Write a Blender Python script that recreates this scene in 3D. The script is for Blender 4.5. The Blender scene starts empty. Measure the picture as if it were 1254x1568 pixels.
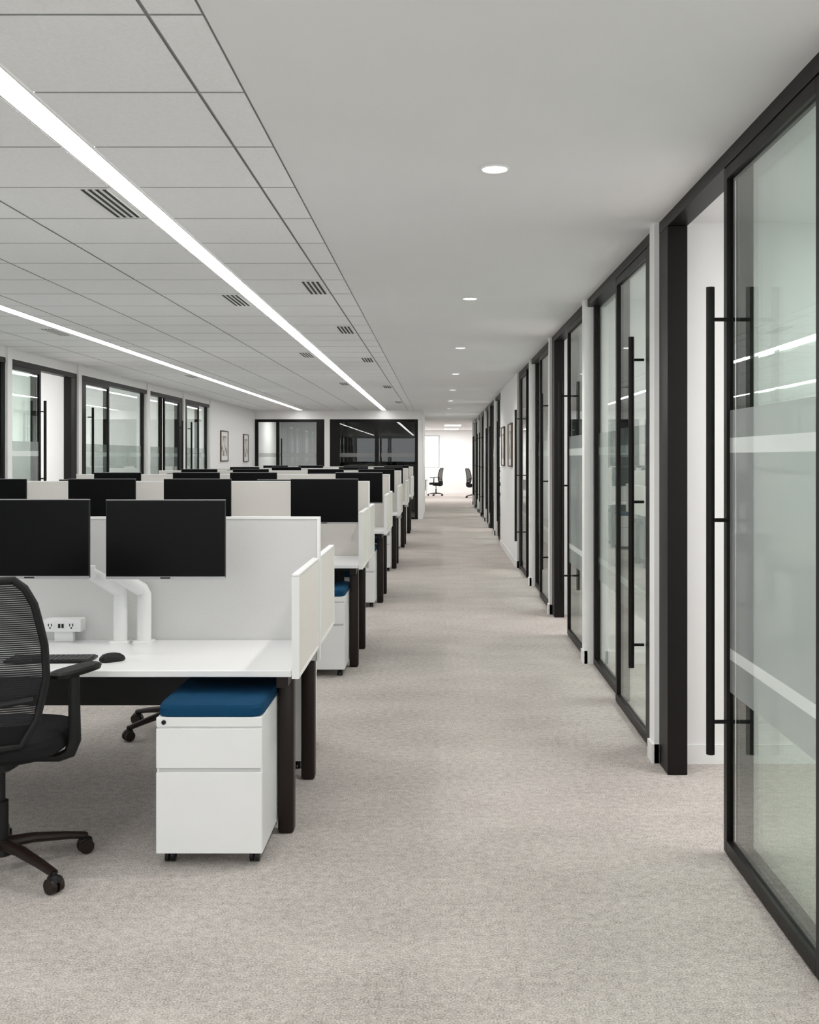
import bpy, bmesh, math, random
from mathutils import Vector, Matrix
random.seed(4)
scene = bpy.context.scene
# ------------------------------------------------------------------ materials
def newmat(name):
    m = bpy.data.materials.new(name); m.use_nodes = True
    nt = m.node_tree; nt.nodes.clear()
    out = nt.nodes.new('ShaderNodeOutputMaterial')
    return m, nt, out
def pbr(name, col, rough=0.5, metal=0.0, nscale=0, namp=0.0, bump=0.0, bscale=200, spec=0.5):
    m, nt, out = newmat(name)
    b = nt.nodes.new('ShaderNodeBsdfPrincipled')
    b.inputs['Base Color'].default_value = (*col, 1)
    b.inputs['Roughness'].default_value = rough
    b.inputs['Metallic'].default_value = metal
    b.inputs['Specular IOR Level'].default_value = spec
    nt.links.new(b.outputs[0], out.inputs[0])
    tc = nt.nodes.new('ShaderNodeTexCoord')
    if namp > 0:
        n = nt.nodes.new('ShaderNodeTexNoise'); n.inputs['Scale'].default_value = nscale
        n.inputs['Detail'].default_value = 4
        nt.links.new(tc.outputs['Object'], n.inputs['Vector'])
        r = nt.nodes.new('ShaderNodeValToRGB')
        r.color_ramp.elements[0].position = 0.3; r.color_ramp.elements[1].position = 0.7
        r.color_ramp.elements[0].color = (*[c*(1-namp) for c in col], 1)
        r.color_ramp.elements[1].color = (*[min(1, c*(1+namp)) for c in col], 1)
        nt.links.new(n.outputs['Fac'], r.inputs[0]); nt.links.new(r.outputs[0], b.inputs['Base Color'])
    if bump > 0:
        n2 = nt.nodes.new('ShaderNodeTexNoise'); n2.inputs['Scale'].default_value = bscale
        nt.links.new(tc.outputs['Object'], n2.inputs['Vector'])
        bp = nt.nodes.new('ShaderNodeBump'); bp.inputs['Strength'].default_value = bump
        bp.inputs['Distance'].default_value = 0.002
        nt.links.new(n2.outputs['Fac'], bp.inputs['Height']); nt.links.new(bp.outputs[0], b.inputs['Normal'])
    return m
def emis(name, col, s):
    m, nt, out = newmat(name)
    e = nt.nodes.new('ShaderNodeEmission'); e.inputs[0].default_value = (*col, 1); e.inputs[1].default_value = s
    nt.links.new(e.outputs[0], out.inputs[0]); return m
def glassmat(name, tint, base=0.05, amp=0.85, power=4.0, rough=0.0):
    m, nt, out = newmat(name)
    t = nt.nodes.new('ShaderNodeBsdfTransparent'); t.inputs[0].default_value = (*tint, 1)
    g = nt.nodes.new('ShaderNodeBsdfGlossy'); g.inputs['Roughness'].default_value = rough
    g.inputs['Color'].default_value = (0.96, 0.98, 0.97, 1)
    lw = nt.nodes.new('ShaderNodeLayerWeight'); lw.inputs['Blend'].default_value = 0.5
    p = nt.nodes.new('ShaderNodeMath'); p.operation = 'POWER'; p.inputs[1].default_value = power
    ma = nt.nodes.new('ShaderNodeMath'); ma.operation = 'MULTIPLY_ADD'; ma.inputs[1].default_value = amp; ma.inputs[2].default_value = base
    mx = nt.nodes.new('ShaderNodeMixShader')
    nt.links.new(lw.outputs['Facing'], p.inputs[0]); nt.links.new(p.outputs[0], ma.inputs[0])
    nt.links.new(ma.outputs[0], mx.inputs[0]); nt.links.new(t.outputs[0], mx.inputs[1]); nt.links.new(g.outputs[0], mx.inputs[2])
    nt.links.new(mx.outputs[0], out.inputs[0]); return m
def frostmat(name, fac=0.55, col=(0.72, 0.76, 0.74)):
    m, nt, out = newmat(name)
    t = nt.nodes.new('ShaderNodeBsdfTransparent'); t.inputs[0].default_value = (0.93, 0.95, 0.94, 1)
    d = nt.nodes.new('ShaderNodeBsdfDiffuse'); d.inputs[0].default_value = (*col, 1)
    mx = nt.nodes.new('ShaderNodeMixShader'); mx.inputs[0].default_value = fac
    nt.links.new(t.outputs[0], mx.inputs[1]); nt.links.new(d.outputs[0], mx.inputs[2]); nt.links.new(mx.outputs[0], out.inputs[0])
    return m
def carpetmat():
    m, nt, out = newmat('carpet')
    b = nt.nodes.new('ShaderNodeBsdfPrincipled'); b.inputs['Roughness'].default_value = 0.95
    b.inputs['Specular IOR Level'].default_value = 0.1
    tc = nt.nodes.new('ShaderNodeTexCoord')
    def noise(scale, sx=1, sy=1, det=2):
        mp = nt.nodes.new('ShaderNodeMapping'); mp.inputs['Scale'].default_value = (sx, sy, 1)
        n = nt.nodes.new('ShaderNodeTexNoise'); n.inputs['Scale'].default_value = scale; n.inputs['Detail'].default_value = det
        nt.links.new(tc.outputs['Object'], mp.inputs[0]); nt.links.new(mp.outputs[0], n.inputs['Vector']); return n.outputs['Fac']
    def math(op, a, bb):
        k = nt.nodes.new('ShaderNodeMath'); k.operation = op
        for i, v in enumerate((a, bb)):
            if isinstance(v, (int, float)): k.inputs[i].default_value = v
            else: nt.links.new(v, k.inputs[i])
        return k.outputs[0]
    fine = noise(160, 1, 1, 2); med = noise(34, 0.9, 1.0, 3); big = noise(2.2, 0.8, 1.3, 3)
    v = math('ADD', math('ADD', math('MULTIPLY', fine, 0.60), math('MULTIPLY', med, 0.25)), math('MULTIPLY', big, 0.15))
    r = nt.nodes.new('ShaderNodeValToRGB')
    r.color_ramp.elements[0].position = 0.34; r.color_ramp.elements[0].color = (0.265, 0.238, 0.218, 1)
    r.color_ramp.elements[1].position = 0.64; r.color_ramp.elements[1].color = (0.69, 0.638, 0.598, 1)
    nt.links.new(v, r.inputs[0]); nt.links.new(r.outputs[0], b.inputs['Base Color'])
    bp = nt.nodes.new('ShaderNodeBump'); bp.inputs['Strength'].default_value = 0.6; bp.inputs['Distance'].default_value = 0.005
    nt.links.new(fine, bp.inputs['Height']); nt.links.new(bp.outputs[0], b.inputs['Normal'])
    nt.links.new(b.outputs[0], out.inputs[0]); return m
def chairmesh():
    m, nt, out = newmat('chair_mesh_fabric')
    b = nt.nodes.new('ShaderNodeBsdfPrincipled'); b.inputs['Base Color'].default_value = (0.02, 0.02, 0.022, 1); b.inputs['Roughness'].default_value = 0.7
    b.inputs['Specular IOR Level'].default_value = 0.2
    t = nt.nodes.new('ShaderNodeBsdfTransparent')
    tc = nt.nodes.new('ShaderNodeTexCoord')
    br = nt.nodes.new('ShaderNodeTexWave'); br.wave_type = 'BANDS'; br.bands_direction = 'Z'
    br.inputs['Scale'].default_value = 40; br.inputs['Distortion'].default_value = 0
    nt.links.new(tc.outputs['Object'], br.inputs['Vector'])
    gt = nt.nodes.new('ShaderNodeMath'); gt.operation = 'GREATER_THAN'; gt.inputs[1].default_value = 0.72
    nt.links.new(br.outputs['Fac'], gt.inputs[0])
    sc = nt.nodes.new('ShaderNodeMath'); sc.operation = 'MULTIPLY'; sc.inputs[1].default_value = 0.4
    nt.links.new(gt.outputs[0], sc.inputs[0])
    mx = nt.nodes.new('ShaderNodeMixShader'); nt.links.new(sc.outputs[0], mx.inputs[0])
    nt.links.new(b.outputs[0], mx.inputs[1]); nt.links.new(t.outputs[0], mx.inputs[2]); nt.links.new(mx.outputs[0], out.inputs[0])
    return m
def artmat():
    m, nt, out = newmat('art_print')
    b = nt.nodes.new('ShaderNodeBsdfPrincipled')
    tc = nt.nodes.new('ShaderNodeTexCoord'); n = nt.nodes.new('ShaderNodeTexNoise'); n.inputs['Scale'].default_value = 6
    r = nt.nodes.new('ShaderNodeValToRGB')
    r.color_ramp.elements[0].position = 0.4; r.color_ramp.elements[0].color = (0.25, 0.24, 0.23, 1)
    r.color_ramp.elements[1].position = 0.5; r.color_ramp.elements[1].color = (0.75, 0.72, 0.68, 1)
    nt.links.new(tc.outputs['Object'], n.inputs['Vector']); nt.links.new(n.outputs['Fac'], r.inputs[0])
    nt.links.new(r.outputs[0], b.inputs['Base Color']); nt.links.new(b.outputs[0], out.inputs[0]); return m
M = {
 'wall': pbr('wall_paint', (0.89, 0.883, 0.875), 0.7, bump=0.05, bscale=300),
 'gyp': pbr('gypsum_ceiling', (0.875, 0.872, 0.876), 0.8, nscale=2, namp=0.01),
 'tile': pbr('ceiling_tile', (0.925, 0.924, 0.935), 0.9, nscale=90, namp=0.03, bump=0.15, bscale=160),
 'tbar_shade': pbr('ceiling_grid_joint_shade', (0.44, 0.44, 0.44), 0.6),
 'trimw': pbr('white_trim', (0.88, 0.88, 0.87), 0.4),
 'frame': pbr('black_bronze_frame', (0.007, 0.0055, 0.005), 0.42, nscale=30, namp=0.1, spec=0.22),
 'legs': pbr('dark_bronze_leg', (0.016, 0.009, 0.007), 0.38, spec=0.3),
 'desk': pbr('white_laminate', (0.88, 0.88, 0.88), 0.35),
 'fabric': pbr('panel_fabric', (0.66, 0.655, 0.645), 0.9, nscale=260, namp=0.06, bump=0.2, bscale=500),
 'cream': pbr('cream_fabric', (0.74, 0.71, 0.665), 0.9, nscale=260, namp=0.06, bump=0.2, bscale=500),
 'metalw': pbr('white_metal', (0.85, 0.85, 0.845), 0.35, nscale=5, namp=0.01),
 'gap': pbr('shadow_gap', (0.6, 0.6, 0.6), 0.6),
 'blue': pbr('blue_cushion', (0.003, 0.048, 0.112), 0.85, nscale=200, namp=0.15, bump=0.3, bscale=400, spec=0.2),
 'black': pbr('black_plastic', (0.008, 0.008, 0.0085), 0.45, nscale=40, namp=0.1, spec=0.3),
 'seat': pbr('black_fabric', (0.009, 0.009, 0.010), 0.85, nscale=300, namp=0.2, bump=0.3, bscale=500, spec=0.2),
 'screen': pbr('screen_black', (0.003, 0.003, 0.0033), 0.3, spec=0.1),
 'bezel': pbr('bezel_silver', (0.42, 0.42, 0.43), 0.4, 0.3),
 'dark': pbr('dark_wall_paint', (0.02, 0.021, 0.024), 0.6, nscale=3, namp=0.1),
 'grey': pbr('grey_wall_paint', (0.50, 0.51, 0.52), 0.7, nscale=3, namp=0.03),
 'key': pbr('key_caps', (0.05, 0.05, 0.052), 0.5),
 'art': artmat(), 'mat': pbr('picture_mat', (0.85, 0.84, 0.82), 0.8),
 'wood': pbr('picture_frame_wood', (0.10, 0.065, 0.045), 0.5, nscale=20, namp=0.2),
 'mesh': chairmesh(), 'carpet': carpetmat(),
 'glass': glassmat('office_glass', (0.915, 0.955, 0.935), 0.05, 0.72, 4.0),
 'frost': frostmat('frosted_film', 0.65, (0.80, 0.82, 0.81)), 'frost2': frostmat('frosted_film_light', 0.50, (0.42, 0.43, 0.43)),
 'strip': emis('led_strip', (1.0, 0.985, 0.975), 15.0),
 'down': emis('downlight_glow', (1.0, 0.97, 0.93), 5.0),
 'panel': emis('panel_glow', (1.0, 0.985, 0.965), 16),
}
# ------------------------------------------------------------------ builder
class B:
    def __init__(s): s.bm = bmesh.new(); s.used = []
    def mi(s, k):
        if k not in s.used: s.used.append(k)
        return s.used.index(k)
    def box(s, x0, x1, y0, y1, z0, z1, k, bev=0.0, seg=2, mtx=None):
        x0, x1 = sorted((x0, x1)); y0, y1 = sorted((y0, y1)); z0, z1 = sorted((z0, z1))
        P = [(x0,y0,z0),(x1,y0,z0),(x1,y1,z0),(x0,y1,z0),(x0,y0,z1),(x1,y0,z1),(x1,y1,z1),(x0,y1,z1)]
        vs = [s.bm.verts.new(mtx @ Vector(p) if mtx else p) for p in P]
        i = s.mi(k); fs = []
        for f in ((0,3,2,1),(4,5,6,7),(0,1,5,4),(1,2,6,5),(2,3,7,6),(3,0,4,7)):
            fc = s.bm.faces.new([vs[j] for j in f]); fc.material_index = i; fs.append(fc)
        if bev > 0:
            es = list({e for f in fs for e in f.edges})
            r = bmesh.ops.bevel(s.bm, geom=es, offset=bev, segments=seg, affect='EDGES', profile=0.5)
            for f in r['faces']: f.material_index = i
        return fs
    def quad(s, pts, k):
        f = s.bm.faces.new([s.bm.verts.new(p) for p in pts]); f.material_index = s.mi(k)
    def cyl(s, p0, p1, r0, r1, k, n=16):
        p0 = Vector(p0); p1 = Vector(p1); d = (p1-p0).normalized()
        a = d.orthogonal().normalized(); b = d.cross(a); i = s.mi(k)
        R = []
        for p, r in ((p0, r0), (p1, r1)):
            R.append([s.bm.verts.new(p + (a*math.cos(2*math.pi*j/n)+b*math.sin(2*math.pi*j/n))*r) for j in range(n)])
        for j in range(n):
            f = s.bm.faces.new((R[0][j], R[0][(j+1) % n], R[1][(j+1) % n], R[1][j])); f.material_index = i
        f = s.bm.faces.new(R[0][::-1]); f.material_index = i
        f = s.bm.faces.new(R[1]); f.material_index = i
    def tube(s, path, rad, k, n=10, closed=False, flat=1.0, up=None):
        path = [Vector(p) for p in path]; N = len(path); i = s.mi(k); R = []
        if not hasattr(rad, '__len__'): rad = [rad]*N
        prev = None
        for j, p in enumerate(path):
            if closed: d = path[(j+1) % N]-path[j-1]
            else: d = path[min(j+1, N-1)]-path[max(j-1, 0)]
            d.normalize()
            if up is not None: a = (Vector(up) - d*d.dot(Vector(up))).normalized()
            elif prev is None: a = d.orthogonal().normalized()
            else: a = (prev - d*d.dot(prev)).normalized()
            prev = a; b = d.cross(a)
            R.append([s.bm.verts.new(p+(a*math.cos(2*math.pi*t/n)*flat+b*math.sin(2*math.pi*t/n))*rad[j]) for t in range(n)])
        for j in range(N if closed else N-1):
            A = R[j]; C = R[(j+1) % N]
            for t in range(n):
                f = s.bm.faces.new((A[t], A[(t+1) % n], C[(t+1) % n], C[t])); f.material_index = i
        if not closed:
            f = s.bm.faces.new(R[0][::-1]); f.material_index = i
            f = s.bm.faces.new(R[-1]); f.material_index = i
    def stack(s, c, rings, k, e=4.0, n=32, rot=0.0):
        i = s.mi(k); R = []
        for (z, sx, sy, oy) in rings:
            ring = []
            for t in range(n):
                a = 2*math.pi*t/n; ca, sa = math.cos(a), math.sin(a)
                x = math.copysign(abs(ca)**(2/e), ca)*sx; y = math.copysign(abs(sa)**(2/e), sa)*sy + oy
                xr = x*math.cos(rot)-y*math.sin(rot); yr = x*math.sin(rot)+y*math.cos(rot)
                ring.append(s.bm.verts.new((c[0]+xr, c[1]+yr, c[2]+z)))
            R.append(ring)
        for j in range(len(R)-1):
            for t in range(n):
                f = s.bm.faces.new((R[j][t], R[j][(t+1) % n], R[j+1][(t+1) % n], R[j+1][t])); f.material_index = i
        f = s.bm.faces.new(R[0][::-1]); f.material_index = i
        f = s.bm.faces.new(R[-1]); f.material_index = i
    def mesh(s, name, recalc=True):
        if recalc: bmesh.ops.recalc_face_normals(s.bm, faces=s.bm.faces)
        me = bpy.data.meshes.new(name); s.bm.to_mesh(me); s.bm.free()
        for k in s.used: me.materials.append(M[k])
        me.polygons.foreach_set('use_smooth', [True]*len(me.polygons))
        me.set_sharp_from_angle(angle=math.radians(32))
        return me
    def obj(s, name, loc=(0,0,0), rz=0.0):
        return place(s.mesh(name), name, loc, rz)
def place(me, name, loc=(0,0,0), rz=0.0):
    o = bpy.data.objects.new(name, me); scene.collection.objects.link(o)
    o.location = loc; o.rotation_euler = (0, 0, rz); return o

H = 2.83; XR = 1.15; XL = -4.8; YB = 26.3; YN = -3.0; YF = 45.0
# ------------------------------------------------------------------ shell
b = B(); b.box(-9, 6.5, YN-0.2, YF+0.2, -0.1, 0, 'carpet'); b.obj('floor')
b = B()
b.box(-9, 6.5, YN-0.2, YF+0.2, H+0.05, H+0.12, 'gyp')
b.box(-0.652, 6.5, YN-0.2, YF+0.2, H, H+0.05, 'gyp')
b.box(-9, XL, YN-0.2, YF+0.2, H, H+0.05, 'gyp')
b.box(XL, -0.652, YB, YF+0.2, H, H+0.05, 'gyp')
b.obj('ceiling')
bands = [(-0.81,-0.652),(-1.37,-0.81),(-2.10,-1.49),(-2.71,-2.10),(-3.32,-2.71),(-3.52,-3.32),(-4.25,-3.64),(XL,-4.25)]
rows = []; y = 3.40
while y > YN: y -= 0.597
while y < YB:
    rows.append((max(y, YN), min(y+0.597, YB))); y += 0.597
b = B()
for (x0, x1) in bands:
    for (r0, r1) in rows:
        if r1-r0 < 0.05: continue
        g = 0.006
        fs = b.box(x0+g, x1-g, r0+g, r1-g, H-0.003, H+0.02, 'tbar_shade')  # tile sides share the dark grid grey, painting shade into the joints
        fs[0].material_index = b.mi('tile')
b.box(XL, -1.49-0.001, YN, YB, H+0.006, H+0.018, 'tbar_shade'); b.box(-1.369, -0.652, YN, YB, H+0.006, H+0.018, 'tbar_shade')
b.obj('ceiling_tile_grid')
for xc in (-1.43, -3.58):
    b = B()
    b.box(xc-0.052, xc+0.052, YN+0.3, YB-0.25, H-0.004, H+0.003, 'strip')
    b.box(xc-0.060, xc-0.052, YN+0.3, YB-0.25, H-0.006, H+0.004, 'trimw'); b.box(xc+0.052, xc+0.060, YN+0.3, YB-0.25, H-0.006, H+0.004, 'trimw')
    b.obj('linear_ceiling_light')
def downlight():
    b = B(); n = 32
    b.cyl((0,0,-0.004),(0,0,-0.001),0.052,0.052,'down',n)
    pts = [(math.cos(2*math.pi*t/n)*0.057, math.sin(2*math.pi*t/n)*0.057, -0.003) for t in range(n)]
    b.tube(pts, 0.005, 'trimw', 8, True)
    return b.mesh('recessed_downlight')
dl = downlight()
ld = bpy.data.lights.new('downlight_lamp', 'SPOT'); ld.energy = 50; ld.spot_size = math.radians(150); ld.spot_blend = 1.0; ld.shadow_soft_size = 0.05; ld.color = (1, 0.975, 0.95)
for k in range(-1, 12):
    o = place(dl, 'recessed_downlight', (0.235, 4.30+3.5*k, H))
    lo = bpy.data.objects.new('downlight_lamp', ld); scene.collection.objects.link(lo); lo.parent = o; lo.location = (0, 0, -0.06)
def vent():
    b = B()
    b.box(-0.075, 0.075, 0, 0.57, -0.006, -0.003, 'trimw')
    for i in range(4):
        x = -0.05+i*0.033
        b.box(x-0.010, x+0.010, 0.02, 0.55, -0.0075, -0.006, 'black')
        b.box(x+0.010, x+0.014, 0.02, 0.55, -0.010, -0.006, 'trimw')
    return b.mesh('air_vent')
vm = vent()
for (x, y) in ((-1.58,4.60),(-0.90,7.02),(-0.90,9.42),(-0.90,12.4),(-0.90,17.2),(-0.90,22),(-1.58,7.6),(-1.58,11.8),(-1.58,16.5),(-3.73,9.6),(-3.73,15)):
    place(vm, 'air_vent', (x, y, H))

# ------------------------------------------------------------------ glazed fronts
doorn = [0]
FB = ((0.66, 0.79, 'frost2'), (0.79, 0.835, 'frost'), (0.835, 1.62, 'frost2'), (1.62, 1.68, 'frost'), (1.68, 1.79, 'frost2'))
def bay(s, X0, y0, y1, kind, opened, zt=H):
    def X(u): return X0+s*u
    hd = 0.06
    b = B()
    b.box(X(0.0), X(0.10), y0, y1, zt-hd, zt, 'frame')
    if kind == 'B':
        j = (y1-0.20, y1); dv = (y1-1.275, y1-1.22); fx = (y0+0.05, dv[0]); e = (y0, y0+0.05)
        closed = (y1-1.215, y1-0.20)
        leaf = (dv[1]-1.02, dv[1]+0.03) if opened else closed; hy = leaf[1]-0.045
    else:
        j = (y0, y0+0.20); dv = (y0+1.22, y0+1.33); fx = (dv[1], y1-0.05); e = (y1-0.05, y1)
        closed = (y0+0.20, y0+1.215)
        leaf = (dv[0]-0.03, dv[0]+1.02) if opened else closed; hy = leaf[0]+0.12 if not opened else leaf[0]+0.045
    b.box(X(0.0), X(0.10), j[0], j[1], 0, zt-hd, 'frame', 0.003, 1)
    b.box(X(0.045), X(0.10), dv[0], dv[1], 0, zt-hd, 'frame', 0.002, 1)
    b.box(X(0.045), X(0.10), e[0], e[1], 0, zt-hd, 'frame', 0.002, 1)
    b.box(X(0.045), X(0.10), fx[0], fx[1], 0, 0.05, 'frame')
    b.box(X(0.068), X(0.076), fx[0], fx[1], 0.05, zt-hd, 'glass')
    if not opened:
        for (za, zb, k) in FB:
            b.quad([(X(0.078), fx[0], za), (X(0.078), fx[1], za), (X(0.078), fx[1], zb), (X(0.078), fx[0], zb)], k)
    b.obj('glass_partition')
    b = B(); l0, l1 = leaf; st = 0.045
    b.box(X(0.004), X(0.038), l0, l0+st, 0.008, zt-hd-0.002, 'frame', 0.002, 1)
    b.box(X(0.004), X(0.038), l1-st, l1, 0.008, zt-hd-0.002, 'frame', 0.002, 1)
    b.box(X(0.004), X(0.038), l0+st, l1-st, 0.008, 0.06, 'frame')
    b.box(X(0.004), X(0.038), l0+st, l1-st, zt-hd-0.05, zt-hd-0.002, 'frame')
    b.box(X(0.018), X(0.026), l0+st, l1-st, 0.06, zt-hd-0.05, 'glass')
    u = 0.0165 if opened else 0.028
    for (za, zb, k) in FB:
        b.quad([(X(u), l0+st, za), (X(u), l1-st, za), (X(u), l1-st, zb), (X(u), l0+st, zb)], k)
    b.cyl((X(-0.062), hy, 0.41), (X(-0.062), hy, 2.285), 0.017, 0.017, 'frame', 16)
    for z in (0.54, 1.35, 2.155): b.cyl((X(-0.062), hy, z), (X(0.01), hy, z), 0.008, 0.008, 'frame', 10)
    doorn[0] += 1
    b.obj('door_%d' % doorn[0])
def fin(s, X0, y0, y1, depth, zt=H):
    b = B(); xi = X0 - s*0.025
    b.box(xi, X0+s*depth, y0, y1, 0, H, 'wall')
    b.box(xi-s*0.012, X0+s*0.0, y0-0.0, y1, 0, 0.10, 'trimw')
    b.box(X0+s*0.105, X0+s*(depth-0.02), y0-0.012, y0, 0, 0.10, 'trimw')
    b.box(X0+s*0.105, X0+s*(depth-0.02), y1, y1+0.012, 0, 0.10, 'trimw')
    b.obj('wall_partition')
RF = [0.30, 2.80, 5.36, 7.92, 10.40, 12.70, 14.75]
ft = 0.06
for i, yc in enumerate(RF):
    fin(1, XR, yc-ft, yc+ft, 3.0)
kinds = ['A','B','A','B','A','B']
opens = [False, True, False, True, False, False]
for i in range(len(RF)-1):
    bay(1, XR, RF[i]+ft, RF[i+1]-ft, kinds[i], opens[i])
bay(1, XR, -2.9, RF[0]-ft, 'B', False)
b = B(); b.box(XR-0.025, XR+0.1, 14.81, 18.54, 0, H, 'wall'); b.box(XR-0.037, XR-0.025, 14.81, 18.54, 0, 0.1, 'trimw'); b.obj('wall_right')
RG = [18.6, 20.9, 23.2, 25.5, 27.8, 30.1, 32.4, 34.7]
for yc in RG: fin(1, XR, yc-ft, yc+ft, 3.0)
for i in range(len(RG)-1): bay(1, XR, RG[i]+ft, RG[i+1]-ft, 'AB'[i % 2], i % 3 == 1)
LF = [-2.9, -0.2, 2.6, 5.4, 8.3, 11.25, 13.45, 16.65, 18.95, 21.15]
for yc in LF: fin(-1, XL, yc-ft, yc+ft, 3.0)
for i in range(len(LF)-1):
    bay(-1, XL, LF[i]+ft, LF[i+1]-ft, 'B' if i % 2 else 'A', i in (5,), 2.71)
b = B()
b.box(XL, XL-0.1, YN, 21.21, 2.71, H, 'wall')
b.box(XL, XL-0.1, 21.21, YB, 0, H, 'wall'); b.box(XL+0.012, XL, 21.21, YB, 0, 0.1, 'trimw')
b.obj('wall_left')
wn = [0]
def extwall(name, X, s, edges, yend0, yend1, za=0.8, zb=2.6):
    b = B()
    b.box(X, X+s*0.12, yend0, yend1, 0, za, 'wall'); b.box(X, X+s*0.12, yend0, yend1, zb, H, 'wall')
    prev = yend0
    for (a, c) in edges:
        b.box(X, X+s*0.12, prev, a, za, zb, 'wall'); prev = c
    b.box(X, X+s*0.12, prev, yend1, za, zb, 'wall')
    b.box(X-s*0.012, X, yend0, yend1, 0, 0.1, 'trimw')
    b.obj(name)
    for (a, c) in edges:
        f = B(); wn[0] += 1
        f.box(X+s*0.04, X+s*0.09, a, a+0.05, za, zb, 'grey'); f.box(X+s*0.04, X+s*0.09, c-0.05, c, za, zb, 'grey')
        f.box(X+s*0.04, X+s*0.09, (a+c)/2-0.025, (a+c)/2+0.025, za+0.05, zb-0.05, 'grey')
        f.box(X+s*0.04, X+s*0.09, a+0.05, c-0.05, za, za+0.05, 'grey'); f.box(X+s*0.04, X+s*0.09, a+0.05, c-0.05, zb-0.05, zb, 'grey')
        f.obj('window_%d' % wn[0])
def ed(F): return [(F[i]+0.35, F[i+1]-0.35) for i in range(len(F)-1)]
extwall('wall_office_right', XR+3.0, 1, ed(RF), YN, 14.8)  # right-hand windows are added so daylight brightens the office partitions
b = B(); b.box(XR+3.0, XR+3.12, 14.8, 34.76, 0, H, 'wall'); b.box(XR+2.98, XR+3.0, 14.8, 34.7, 0, 0.1, 'trimw'); b.obj('wall_office_right_far')
extwall('wall_office_left', XL-3.0, -1, ed(LF), YN, YB)
def lp():
    b = B(); b.quad([(-0.3,-0.6,-0.006),(0.3,-0.6,-0.006),(0.3,0.6,-0.006),(-0.3,0.6,-0.006)],'panel'); b.box(-0.31,0.31,-0.61,0.61,-0.003,0,'trimw'); return b.mesh('added_ceiling_light')
lpm = lp()
for F, xo in ((RF, XR+1.5), (RG, XR+1.5), (LF, XL-1.5)):
    for i in range(len(F)-1): place(lpm, 'added_ceiling_light', (xo, (F[i]+F[i+1])/2, H))  # unseen office panels, added and enlarged to lift the ambient light
place(lpm, 'added_ceiling_light', (XR+1.5, -1.2, H))
# back wall with glazed meeting rooms
b = B()
b.box(XL, -0.44, YB, YB+0.12, 2.60, H, 'wall')
b.box(-2.99, -2.85, YB-0.02, YB+0.12, 0, 2.60, 'wall'); b.box(-0.56, -0.44, YB-0.02, YB+4.3, 0, 2.60, 'wall'); b.box(-0.56, -0.44, YB+0.12, YB+4.3, 2.6, H, 'wall')
b.obj('wall_back')
def rear(x0, x1, posts, name):
    b = B(); y0 = YB+0.01; y1 = YB+0.10
    b.box(x0, x1, y0, y1, 2.53, 2.60, 'frame'); b.box(x0, x1, y0, y1, 0, 0.05, 'frame')
    for (a, c) in posts: b.box(a, c, y0, y1, 0.05, 2.53, 'frame')
    b.quad([(x0, YB+0.05, 0.05), (x1, YB+0.05, 0.05), (x1, YB+0.05, 2.53), (x0, YB+0.05, 2.53)], 'glass')
    b.quad([(x0, YB+0.045, 1.62), (x1, YB+0.045, 1.62), (x1, YB+0.045, 1.72), (x0, YB+0.045, 1.72)], 'frost2')
    for hx in (posts[1][0]+0.15,):
        b.cyl((hx, YB-0.05, 0.41), (hx, YB-0.05, 2.1), 0.016, 0.016, 'frame')
        for z in (0.54, 1.35, 1.95): b.cyl((hx, YB-0.05, z), (hx, YB+0.05, z), 0.008, 0.008, 'frame')
    b.obj(name)
rear(-4.8, -2.99, [(-4.8,-4.72),(-4.25,-4.17),(-3.2,-2.99)], 'glass_partition')
rear(-2.85, -0.56, [(-2.85,-2.60),(-1.68,-1.58),(-0.64,-0.56)], 'glass_partition')
b = B(); b.box(-2.97, -2.87, YB+0.12, YB+4.2, 0, H, 'grey'); b.obj('wall_meeting_divider')
b = B(); b.box(-4.9, -2.97, YB+4.2, YB+4.3, 0, H, 'grey'); b.box(-4.9, -4.8, YB, YB+4.2, 0, H, 'wall'); b.obj('wall_meeting_left')
b = B(); b.box(-2.97, -0.56, YB+4.2, YB+4.3, 0, H, 'dark'); b.box(-0.60, -0.56, YB+0.12, YB+4.2, 0, H, 'dark'); b.box(-2.87, -2.84, YB+0.12, YB+4.2, 0, H, 'dark'); b.obj('wall_meeting_right')
def lp2():
    b = B(); b.quad([(-0.25,-0.5,-0.006),(0.25,-0.5,-0.006),(0.25,0.5,-0.006),(-0.25,0.5,-0.006)],'panel'); b.box(-0.26,0.26,-0.51,0.51,-0.003,0,'trimw'); return b.mesh('added_ceiling_light')
place(lp2(), 'added_ceiling_light', (-3.9, YB+2.0, H))  # lamp added to brighten the left meeting room
b = B(); b.box(-2.2, -1.3, YB+4.14, YB+4.19, 1.1, 1.9, 'screen', 0.005); b.box(-2.22,-1.28,YB+4.16,YB+4.2,1.08,1.92,'black'); b.obj('wall_mounted_television')
def endwall(name, y, s, x0, x1, edges, za, zb):
    b = B()
    b.box(x0, x1, y, y+0.15*s, 0, za, 'wall'); b.box(x0, x1, y, y+0.15*s, zb, H, 'wall'); prev = x0
    for (a, c) in edges: b.box(prev, a, y, y+0.15*s, za, zb, 'wall'); prev = c
    b.box(prev, x1, y, y+0.15*s, za, zb, 'wall'); b.box(x0, x1, y-0.012*s, y, 0, min(0.1, za), 'trimw'); b.obj(name)
    for (a, c) in edges:
        f = B(); ya = y+0.05*s; yb = y+0.11*s; wn[0] += 1
        f.box(a, a+0.05, ya, yb, za, zb, 'grey'); f.box(c-0.05, c, ya, yb, za, zb, 'grey')
        f.box(a+0.05, c-0.05, ya, yb, za, za+0.05, 'grey'); f.box(a+0.05, c-0.05, ya, yb, zb-0.05, zb, 'grey')
        f.obj('window_%d' % wn[0])
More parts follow.
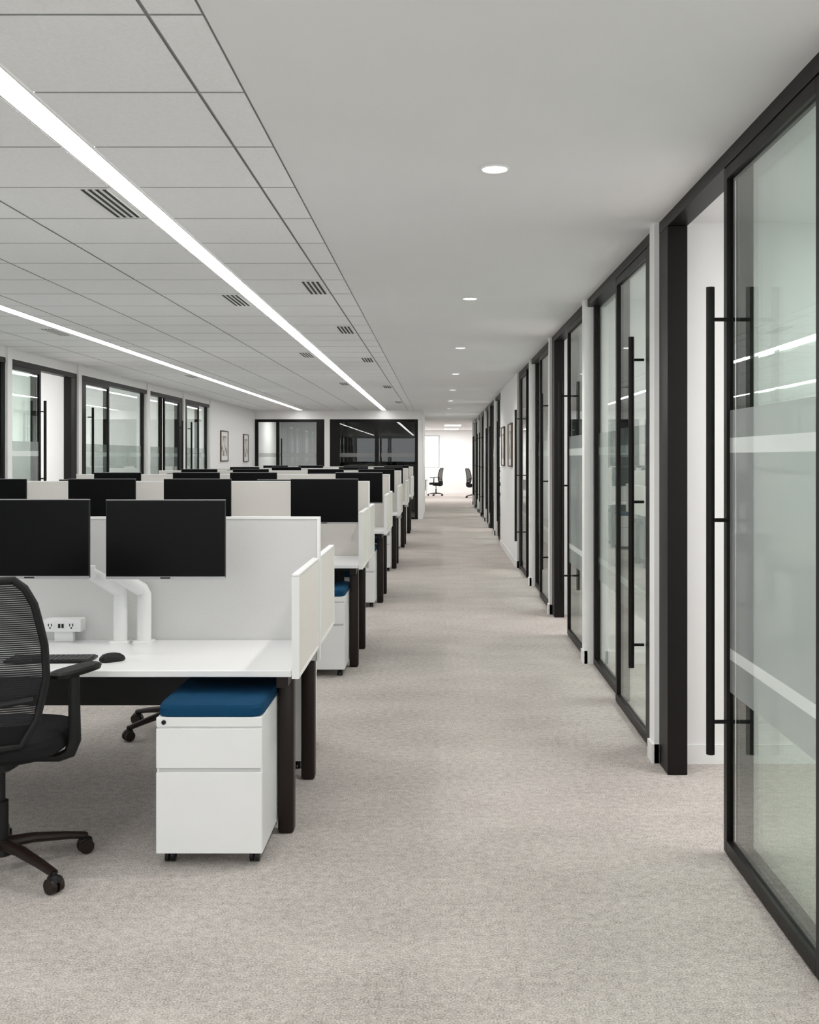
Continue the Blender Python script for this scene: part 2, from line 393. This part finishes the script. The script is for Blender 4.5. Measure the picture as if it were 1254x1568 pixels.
endwall('wall_far', YF, 1, -9, 6.5, [(-8,-6.2),(-5.6,-3.8),(-3.2,-1.6),(-1.2,0.0),(2.4,4.2)], 1.15, 2.6)
endwall('wall_behind', YN, -1, XL, XR, [(-4.6,-2.8),(-2.7,-0.9),(-0.8,1.0)], 0.6, 2.72)  # windows behind the camera are added to let in fill daylight
b = B(); b.box(-9, -8.9, YB+4.3, YF, 0, H, 'wall'); b.box(-8.9, -4.9, YB+4.2, YB+4.3, 0, H, 'wall'); b.obj('wall_far_left')
b = B(); b.box(6.4, 6.5, 34.76, YF, 0, H, 'wall'); b.box(XR+3.1, 6.4, 34.66, 34.76, 0, H, 'wall'); b.obj('wall_far_right')
for x in (-4, -1.6, 0.5, 2.6):
    for y in (37.5, 42.6): place(lpm, 'added_ceiling_light', (x, y+0.8, H))  # panels added to brighten the far end
def picture(x, y, z, s, w=0.45, h=0.68):
    b = B(); d = 0.03*s
    for (ya, yb, za, zb) in ((-w/2,-w/2+0.02,-h/2,h/2),(w/2-0.02,w/2,-h/2,h/2),(-w/2+0.02,w/2-0.02,-h/2,-h/2+0.02),(-w/2+0.02,w/2-0.02,h/2-0.02,h/2)):
        b.box(0, d, ya, yb, za, zb, 'wood')
    b.box(0, d*0.5, -w/2+0.02, w/2-0.02, -h/2+0.02, h/2-0.02, 'mat')
    b.box(d*0.5, d*0.55, -w/2+0.09, w/2-0.09, -h/2+0.12, h/2-0.12, 'art')
    b.obj('framed_picture', (x, y, z))
picture(XL, 22.5, 1.86, 1, 0.75); picture(XL, 25.0, 1.84, 1, 0.6)
picture(XR-0.025, 15.9, 1.80, -1, 0.8); picture(XR-0.025, 17.7, 1.80, -1, 0.8)

# ------------------------------------------------------------------ furniture
def bench(dz, pz, X1=-4.2):
    b = B(); XA = -0.605; XM = -2.4; X1 = -4.2
    sh = dz-0.73
    for (xa, xb) in ((XM+0.002, XA-0.002), (X1, XM-0.002)):
        b.box(xa, xb, 0.0, 0.695, dz-0.028, dz, 'desk', 0.003, 1)
        b.box(xa, xb, 0.745, 1.41, dz-0.028, dz, 'desk', 0.003, 1)
    b.box(X1, -0.585, 0.70, 0.740, dz-0.10, pz-0.010, 'fabric' if sh < 0.01 else 'cream')
    b.box(X1, -0.573, 0.697, 0.743, pz-0.010, pz, 'trimw')
    b.box(-0.585, -0.573, 0.697, 0.743, dz-0.10, pz-0.010, 'trimw')
    for (ya, yb) in ((0.0, 0.665), (0.775, 1.38)):
        zt = dz+0.395; zb = dz-0.035
        b.box(XA+0.004, XA+0.026, ya+0.012, yb, zb+0.01, zt-0.01, 'cream')
        b.box(XA, XA+0.030, ya, yb+0.012, zt-0.012, zt, 'trimw', 0.003, 1)
        b.box(XA, XA+0.030, ya, yb+0.012, zb, zb+0.012, 'trimw')
        b.box(XA, XA+0.030, ya, ya+0.014, zb+0.012, zt-0.012, 'trimw')
        b.box(XA, XA+0.030, yb, yb+0.012, zb+0.012, zt-0.012, 'trimw')
        b.box(XA, XA+0.004, ya+0.014, yb, zb+0.012, zt-0.012, 'trimw')
    for lx in (-0.655, -2.4, -4.15):
        for ly in (0.20, 0.92):
            b.box(lx-0.034, lx+0.034, ly-0.036, ly+0.036, 0.0, dz-0.06, 'legs', 0.014, 3)
        b.box(lx-0.025, lx+0.025, 0.06, 1.34, dz-0.085, dz-0.028, 'legs', 0.004, 1)
    for ly in (0.26, 1.10): b.box(-4.12, -0.68, ly-0.02, ly+0.02, dz-0.075, dz-0.030, 'legs')
    for (xa, xb) in ((-2.25, -0.80), (-4.0, -2.55)):
        b.box(xa, xb, 0.52, 0.66, dz-0.27, dz-0.26, 'black'); b.box(xa, xb, 0.52, 0.528, dz-0.26, dz-0.03, 'black')
        b.box(xa, xb, 0.78, 0.93, dz-0.27, dz-0.26, 'black'); b.box(xa, xb, 0.922, 0.93, dz-0.26, dz-0.03, 'black')
        b.box(xa+0.3, xa+0.5, 0.40, 0.50, dz-0.11, dz-0.03, 'black', 0.005, 1)
    return b.mesh('office_desk_bench')
def pedestal():
    b = B(); w = 0.207; D = 0.56
    b.box(-w, w, 0.012, D, 0.052, 0.586, 'metalw', 0.003, 1)
    b.box(-w, w, 0.0, 0.012, 0.055, 0.372, 'metalw', 0.002, 1)
    b.box(-w, w, 0.0, 0.012, 0.388, 0.543, 'metalw', 0.002, 1)
    b.box(-w, w, 0.003, 0.012, 0.549, 0.586, 'metalw', 0.002, 1)
    b.box(-w+0.01, w-0.01, 0.0085, 0.0125, 0.372, 0.388, 'gap')
    b.cyl((-w+0.03, -0.002, 0.567), (-w+0.03, 0.006, 0.567), 0.009, 0.009, 'black', 14)
    b.stack((0, D/2+0.005, 0.586), [(0, w*0.97, D/2*0.98, 0), (0.006, w, D/2, 0), (0.034, w, D/2, 0), (0.046, w*0.97, D/2*0.975, 0), (0.052, w*0.85, D/2*0.88, 0)], 'blue', 12, 48)
    for cx in (-w+0.04, w-0.04):
        for cy in (0.07, D-0.06):
            b.cyl((cx-0.018, cy, 0.024), (cx-0.004, cy, 0.024), 0.024, 0.024, 'black'); b.cyl((cx+0.004, cy, 0.024), (cx+0.018, cy, 0.024), 0.024, 0.024, 'black')
            b.cyl((cx, cy, 0.02), (cx, cy, 0.054), 0.010, 0.014, 'black')
    return b.mesh('mobile_pedestal_cabinet')
def monitor(cx, my, zc, px, py, dz, f=1, name='computer_monitor'):
    b = B(); w, h = 0.2625, 0.172
    ox, oy, oz = px, py, dz
    def P(x, y, z): return (x-ox, y-oy, z-oz)
    def bx(x0, x1, y0, y1, z0, z1, k, bev=0): b.box(x0-ox, x1-ox, y0-oy, y1-oy, z0-oz, z1-oz, k, bev, 1)
    bx(cx-w, cx+w, my, my+0.016*f, zc-h, zc+h, 'black', 0.002)
    bx(cx-w+0.004, cx+w-0.004, my-0.0015*f, my, zc-h+0.012, zc+h-0.004, 'screen')
    bx(cx-w, cx+w, my, my+0.014*f, zc+h, zc+h+0.003, 'bezel')
    bx(cx-w, cx+w, my-0.003*f, my+0.002*f, zc-h-0.003, zc-h+0.009, 'bezel')
    bx(cx-0.022, cx+0.022, my-0.004*f, my-0.003*f, zc-h, zc-h+0.006, 'black')
    bx(cx-w*0.62, cx+w*0.62, my+0.016*f, my+0.035*f, zc-h*0.6, zc+h*0.6, 'black', 0.006)
    bx(cx-0.05, cx+0.05, my+0.035*f, my+0.047*f, zc-0.05, zc+0.05, 'metalw', 0.003)
    sgn = -1 if f > 0 else 1
    ex = px+sgn*0.115; ey = py-0.10*f; ez = dz+0.345
    b.tube([P(px, py, dz), P(px, py, dz+0.235), P(px+sgn*0.008, py-0.007*f, dz+0.252), P(ex, ey, ez)], [0.034, 0.034, 0.034, 0.030], 'metalw', 16, up=(0, 1, 0), flat=0.75)
    b.cyl(P(ex, ey, ez-0.035), P(ex, ey, ez+0.03), 0.03, 0.03, 'metalw', 20)
    b.tube([P(ex, ey, ez), P((ex+cx)/2, (ey+my+0.10*f)/2, (ez+zc)/2+0.01), P(cx, my+0.09*f, zc), P(cx, my+0.045*f, zc)], [0.026, 0.024, 0.022, 0.022], 'metalw', 12)
    b.stack(P(px, py, dz), [(0, 0.045, 0.045, 0), (0.012, 0.045, 0.045, 0), (0.016, 0.04, 0.04, 0)], 'metalw', 6)
    return b.obj(name, (ox, oy, oz))
def chair():
    b = B()
    b.cyl((0,0,0.075), (0,0,0.135), 0.045, 0.035, 'black', 24)
    for i in range(5):
        a = math.radians(-35+72*i); c, s_ = math.cos(a), math.sin(a)
        b.tube([(c*0.02, s_*0.02, 0.115), (c*0.12, s_*0.12, 0.11), (c*0.25, s_*0.25, 0.088), (c*0.325, s_*0.325, 0.072)], [0.030, 0.026, 0.021, 0.018], 'legs', 12, up=(0,0,1), flat=0.75)
        p = Vector((c*0.325, s_*0.325, 0)); t = Vector((-s_, c, 0))
        b.cyl(p+Vector((0,0,0.035)), p+Vector((0,0,0.08)), 0.011, 0.011, 'black', 10)
        for o in (-1, 1): b.cyl(p+t*o*0.006+Vector((0,0,0.030)), p+t*o*0.026+Vector((0,0,0.030)), 0.030, 0.028, 'legs', 20)
        b.stack((p.x, p.y, 0.045), [(0, 0.024, 0.03, 0), (0.014, 0.022, 0.026, 0), (0.022, 0.012, 0.014, 0)], 'black', 2, 16, rot=a+math.pi/2)
    b.cyl((0,0,0.12), (0,0,0.28), 0.027, 0.027, 'black', 20); b.cyl((0,0,0.27), (0,0,0.45), 0.016, 0.016, 'black', 16)
    b.stack((0,-0.02,0.42), [(0,0.07,0.10,0),(0.02,0.10,0.15,0),(0.045,0.10,0.15,0)], 'black', 5)
    b.stack((0,0.02,0.465), [(0,0.20,0.20,0),(0.012,0.235,0.235,0),(0.03,0.25,0.25,0),(0.062,0.25,0.25,0),(0.082,0.238,0.238,0),(0.094,0.20,0.20,0),(0.098,0.12,0.12,0)], 'seat', 3.2, 48)
    NV, NU = 16, 12
    def hw(t):
        ks = [(0,0.15),(0.15,0.205),(0.4,0.238),(0.6,0.236),(0.85,0.212),(0.95,0.185),(1,0.15)]
        for (a, va), (c, vc) in zip(ks, ks[1:]):
            if t <= c:
                q = (t-a)/(c-a); return va+(vc-va)*q
        return 0.15
    def bp(u, t):
        z = 0.545+0.615*t
        y = -0.255+0.03*math.sin(t*math.pi*0.9) - 0.075*t*t + 0.055*u*u
        return Vector((u*hw(t), y, z))
    i = b.mi('mesh'); i2 = b.mi('seat'); G = [[b.bm.verts.new(bp(-1+2*k/NU, j/NV)) for k in range(NU+1)] for j in range(NV+1)]
    for j in range(NV):
        for k in range(NU):
            f = b.bm.faces.new((G[j][k], G[j][k+1], G[j+1][k+1], G[j+1][k])); f.material_index = i2 if j < 2 else i
    loop = [bp(-1, j/20) for j in range(21)]+[bp(-1+2*k/10, 1) for k in range(1, 10)]+[bp(1, 1-j/20) for j in range(21)]+[bp(1-2*k/10, 0) for k in range(1, 10)]
    b.tube(loop, 0.0145, 'black', 10, True)
    b.tube([bp(-0.9, 0.28)+Vector((0,-0.012,0)), bp(-0.4,0.26)+Vector((0,-0.012,0)), bp(0,0.25)+Vector((0,-0.012,0)), bp(0.4,0.26)+Vector((0,-0.012,0)), bp(0.9,0.28)+Vector((0,-0.012,0))], 0.013, 'black', 10)
    b.tube([(0,-0.10,0.435), (0,-0.22,0.435), (0,-0.285,0.47), (0,-0.295,0.56), bp(0,0.26)+Vector((0,-0.02,0))], [0.03,0.03,0.028,0.022,0.016], 'black', 12)
    for s_ in (-1, 1):
        b.tube([(s_*0.09,0.0,0.445), (s_*0.22,0.0,0.445), (s_*0.262,0.0,0.462), (s_*0.280,0.0,0.51), (s_*0.285,-0.015,0.60), (s_*0.285,-0.02,0.76)], [0.02,0.021,0.025,0.026,0.023,0.021], 'black', 12, flat=0.8)
        b.stack((s_*0.27, 0.045, 0.755), [(0,0.030,0.09,0),(0.006,0.045,0.125,0),(0.02,0.048,0.13,0),(0.028,0.038,0.12,0)], 'black', 3, 32, rot=-s_*0.38)
    return b.mesh('office_chair', )
def setup():
    low = bench(0.73, 1.317); high = bench(0.80, 1.41); ped = pedestal(); ch = chair()
    ys = [4.14+3.43*i for i in range(6)]
    for i, y in enumerate(ys):
        place(low if i == 0 else high, 'office_desk_bench', (0, y, 0))
        for X in (-0.90, -2.70):
            place(ped, 'mobile_pedestal_cabinet', (X, y-0.19, 0))
            place(ped, 'mobile_pedestal_cabinet', (X, y+1.58, 0), math.pi)
        dz = 0.73 if i == 0 else 0.80
        for X in (-1.68, -3.45):
            if i == 0 and X == -1.68: place(ch, 'office_chair', (-1.69, 3.90, 0), 0.03)
            else: place(ch, 'office_chair', (X+random.uniform(-.05,.05), y-0.28, 0), random.uniform(-.2,.2))
            if i == 0 and X == -1.68: place(ch, 'office_chair', (-1.53, 5.95, 0), math.pi+0.15)
            else: place(ch, 'office_chair', (X+random.uniform(-.05,.05), y+1.72, 0), math.pi+random.uniform(-.2,.2))
        if i == 0:
            monitor(-1.803, 4.45, 1.243, -1.495, 4.745, dz)
            monitor(-1.205, 4.45, 1.241, -1.385, 4.745, dz)
            monitor(-3.5, 4.45, 1.24, -3.25, 4.745, dz); monitor(-2.92, 4.45, 1.24, -3.14, 4.745, dz)
        else:
            P = {1: [-0.897,-1.886,-2.63,-3.48], 2: [-0.90,-2.08,-2.72,-3.6]}.get(i, [-0.92,-1.6+random.uniform(-.2,.1),-2.75,-3.5])
            for k, cx in enumerate(P):
                monitor(cx, y+0.31, 1.262, cx+(0.14 if k % 2 else -0.1), y+0.61, dz)
            for cx in (-1.3, -3.0):
                monitor(cx, y+1.12, 1.24, cx-0.12, y+0.82, dz, -1)
    b = B(); b.box(-0.18,0.18,-0.065,0.065,0,0.012,'black',0.004)
    for r in range(5):
        for c in range(16):
            b.box(-0.172+c*0.0217,-0.172+c*0.0217+0.018,-0.055+r*0.0225,-0.055+r*0.0225+0.018,0.012,0.017,'key')
    kb = b.mesh('keyboard'); place(kb, 'keyboard', (-1.665, 4.34, 0.73), 0.04)
    b = B(); b.stack((0,0,0), [(0,0.028,0.050,0),(0.008,0.032,0.056,0),(0.02,0.030,0.052,-0.002),(0.031,0.022,0.038,-0.004),(0.036,0.010,0.018,-0.006)], 'black', 2.4, 28)
    ms = b.mesh('computer_mouse'); place(ms, 'computer_mouse', (-1.40, 4.33, 0.73), -0.9)
    b = B(); b.box(-0.09,0.09,-0.035,0.035,0.05,0.112,'metalw',0.008,2); b.box(-0.045,0.045,-0.012,0.02,0,0.05,'metalw',0.004)
    for ox in (-0.055, 0.045):
        b.box(ox-0.018, ox+0.018, -0.0365, -0.035, 0.064, 0.098, 'trimw')
        b.box(ox-0.009, ox-0.005, -0.038, -0.0365, 0.078, 0.091, 'black'); b.box(ox+0.005, ox+0.009, -0.038, -0.0365, 0.078, 0.091, 'black'); b.cyl((ox,-0.038,0.071),(ox,-0.0365,0.071),0.004,0.004,'black',8)
    for ox in (-0.012, 0.004): b.box(ox-0.005, ox+0.005, -0.0375, -0.035, 0.07, 0.09, 'black')
    pw = b.mesh('desk_power_outlet'); place(pw, 'desk_power_outlet', (-1.775, 4.79, 0.73))
    place(ch, 'office_chair', (-0.15, 42.6, 0), 1.2); place(ch, 'office_chair', (1.35, 40.5, 0), -2.0)
    b = B(); b.box(-0.8,0.8,-0.35,0.35,0.70,0.73,'desk',0.003); b.box(-0.75,-0.70,-0.3,0.3,0,0.70,'metalw'); b.box(0.70,0.75,-0.3,0.3,0,0.70,'metalw'); b.box(-0.70,0.70,0.2,0.22,0.25,0.70,'metalw')
    tb = b.mesh('white_table'); place(tb, 'white_table', (-1.25, 41.5, 0)); place(tb, 'white_table', (2.6, 42, 0))
setup()
# ------------------------------------------------------------------ world, camera
w = bpy.data.worlds.new('World'); scene.world = w; w.use_nodes = True
bg = w.node_tree.nodes['Background']; bg.inputs[0].default_value = (0.95, 0.975, 1.0, 1); bg.inputs[1].default_value = 2.4
cd = bpy.data.cameras.new('Camera'); cam = bpy.data.objects.new('Camera', cd); scene.collection.objects.link(cam)
cam.location = (0, 0, 1.6); cam.rotation_euler = (math.pi/2, 0, 0)
cd.sensor_fit = 'VERTICAL'; cd.sensor_height = 36; cd.lens = 36*1550/1568
cd.shift_x = -46/1568; cd.shift_y = -83/1568
cd.clip_start = 0.05; cd.clip_end = 200
scene.camera = cam
scene.view_settings.view_transform = 'Standard'
scene.view_settings.look = 'None'
scene.view_settings.exposure = 0.22
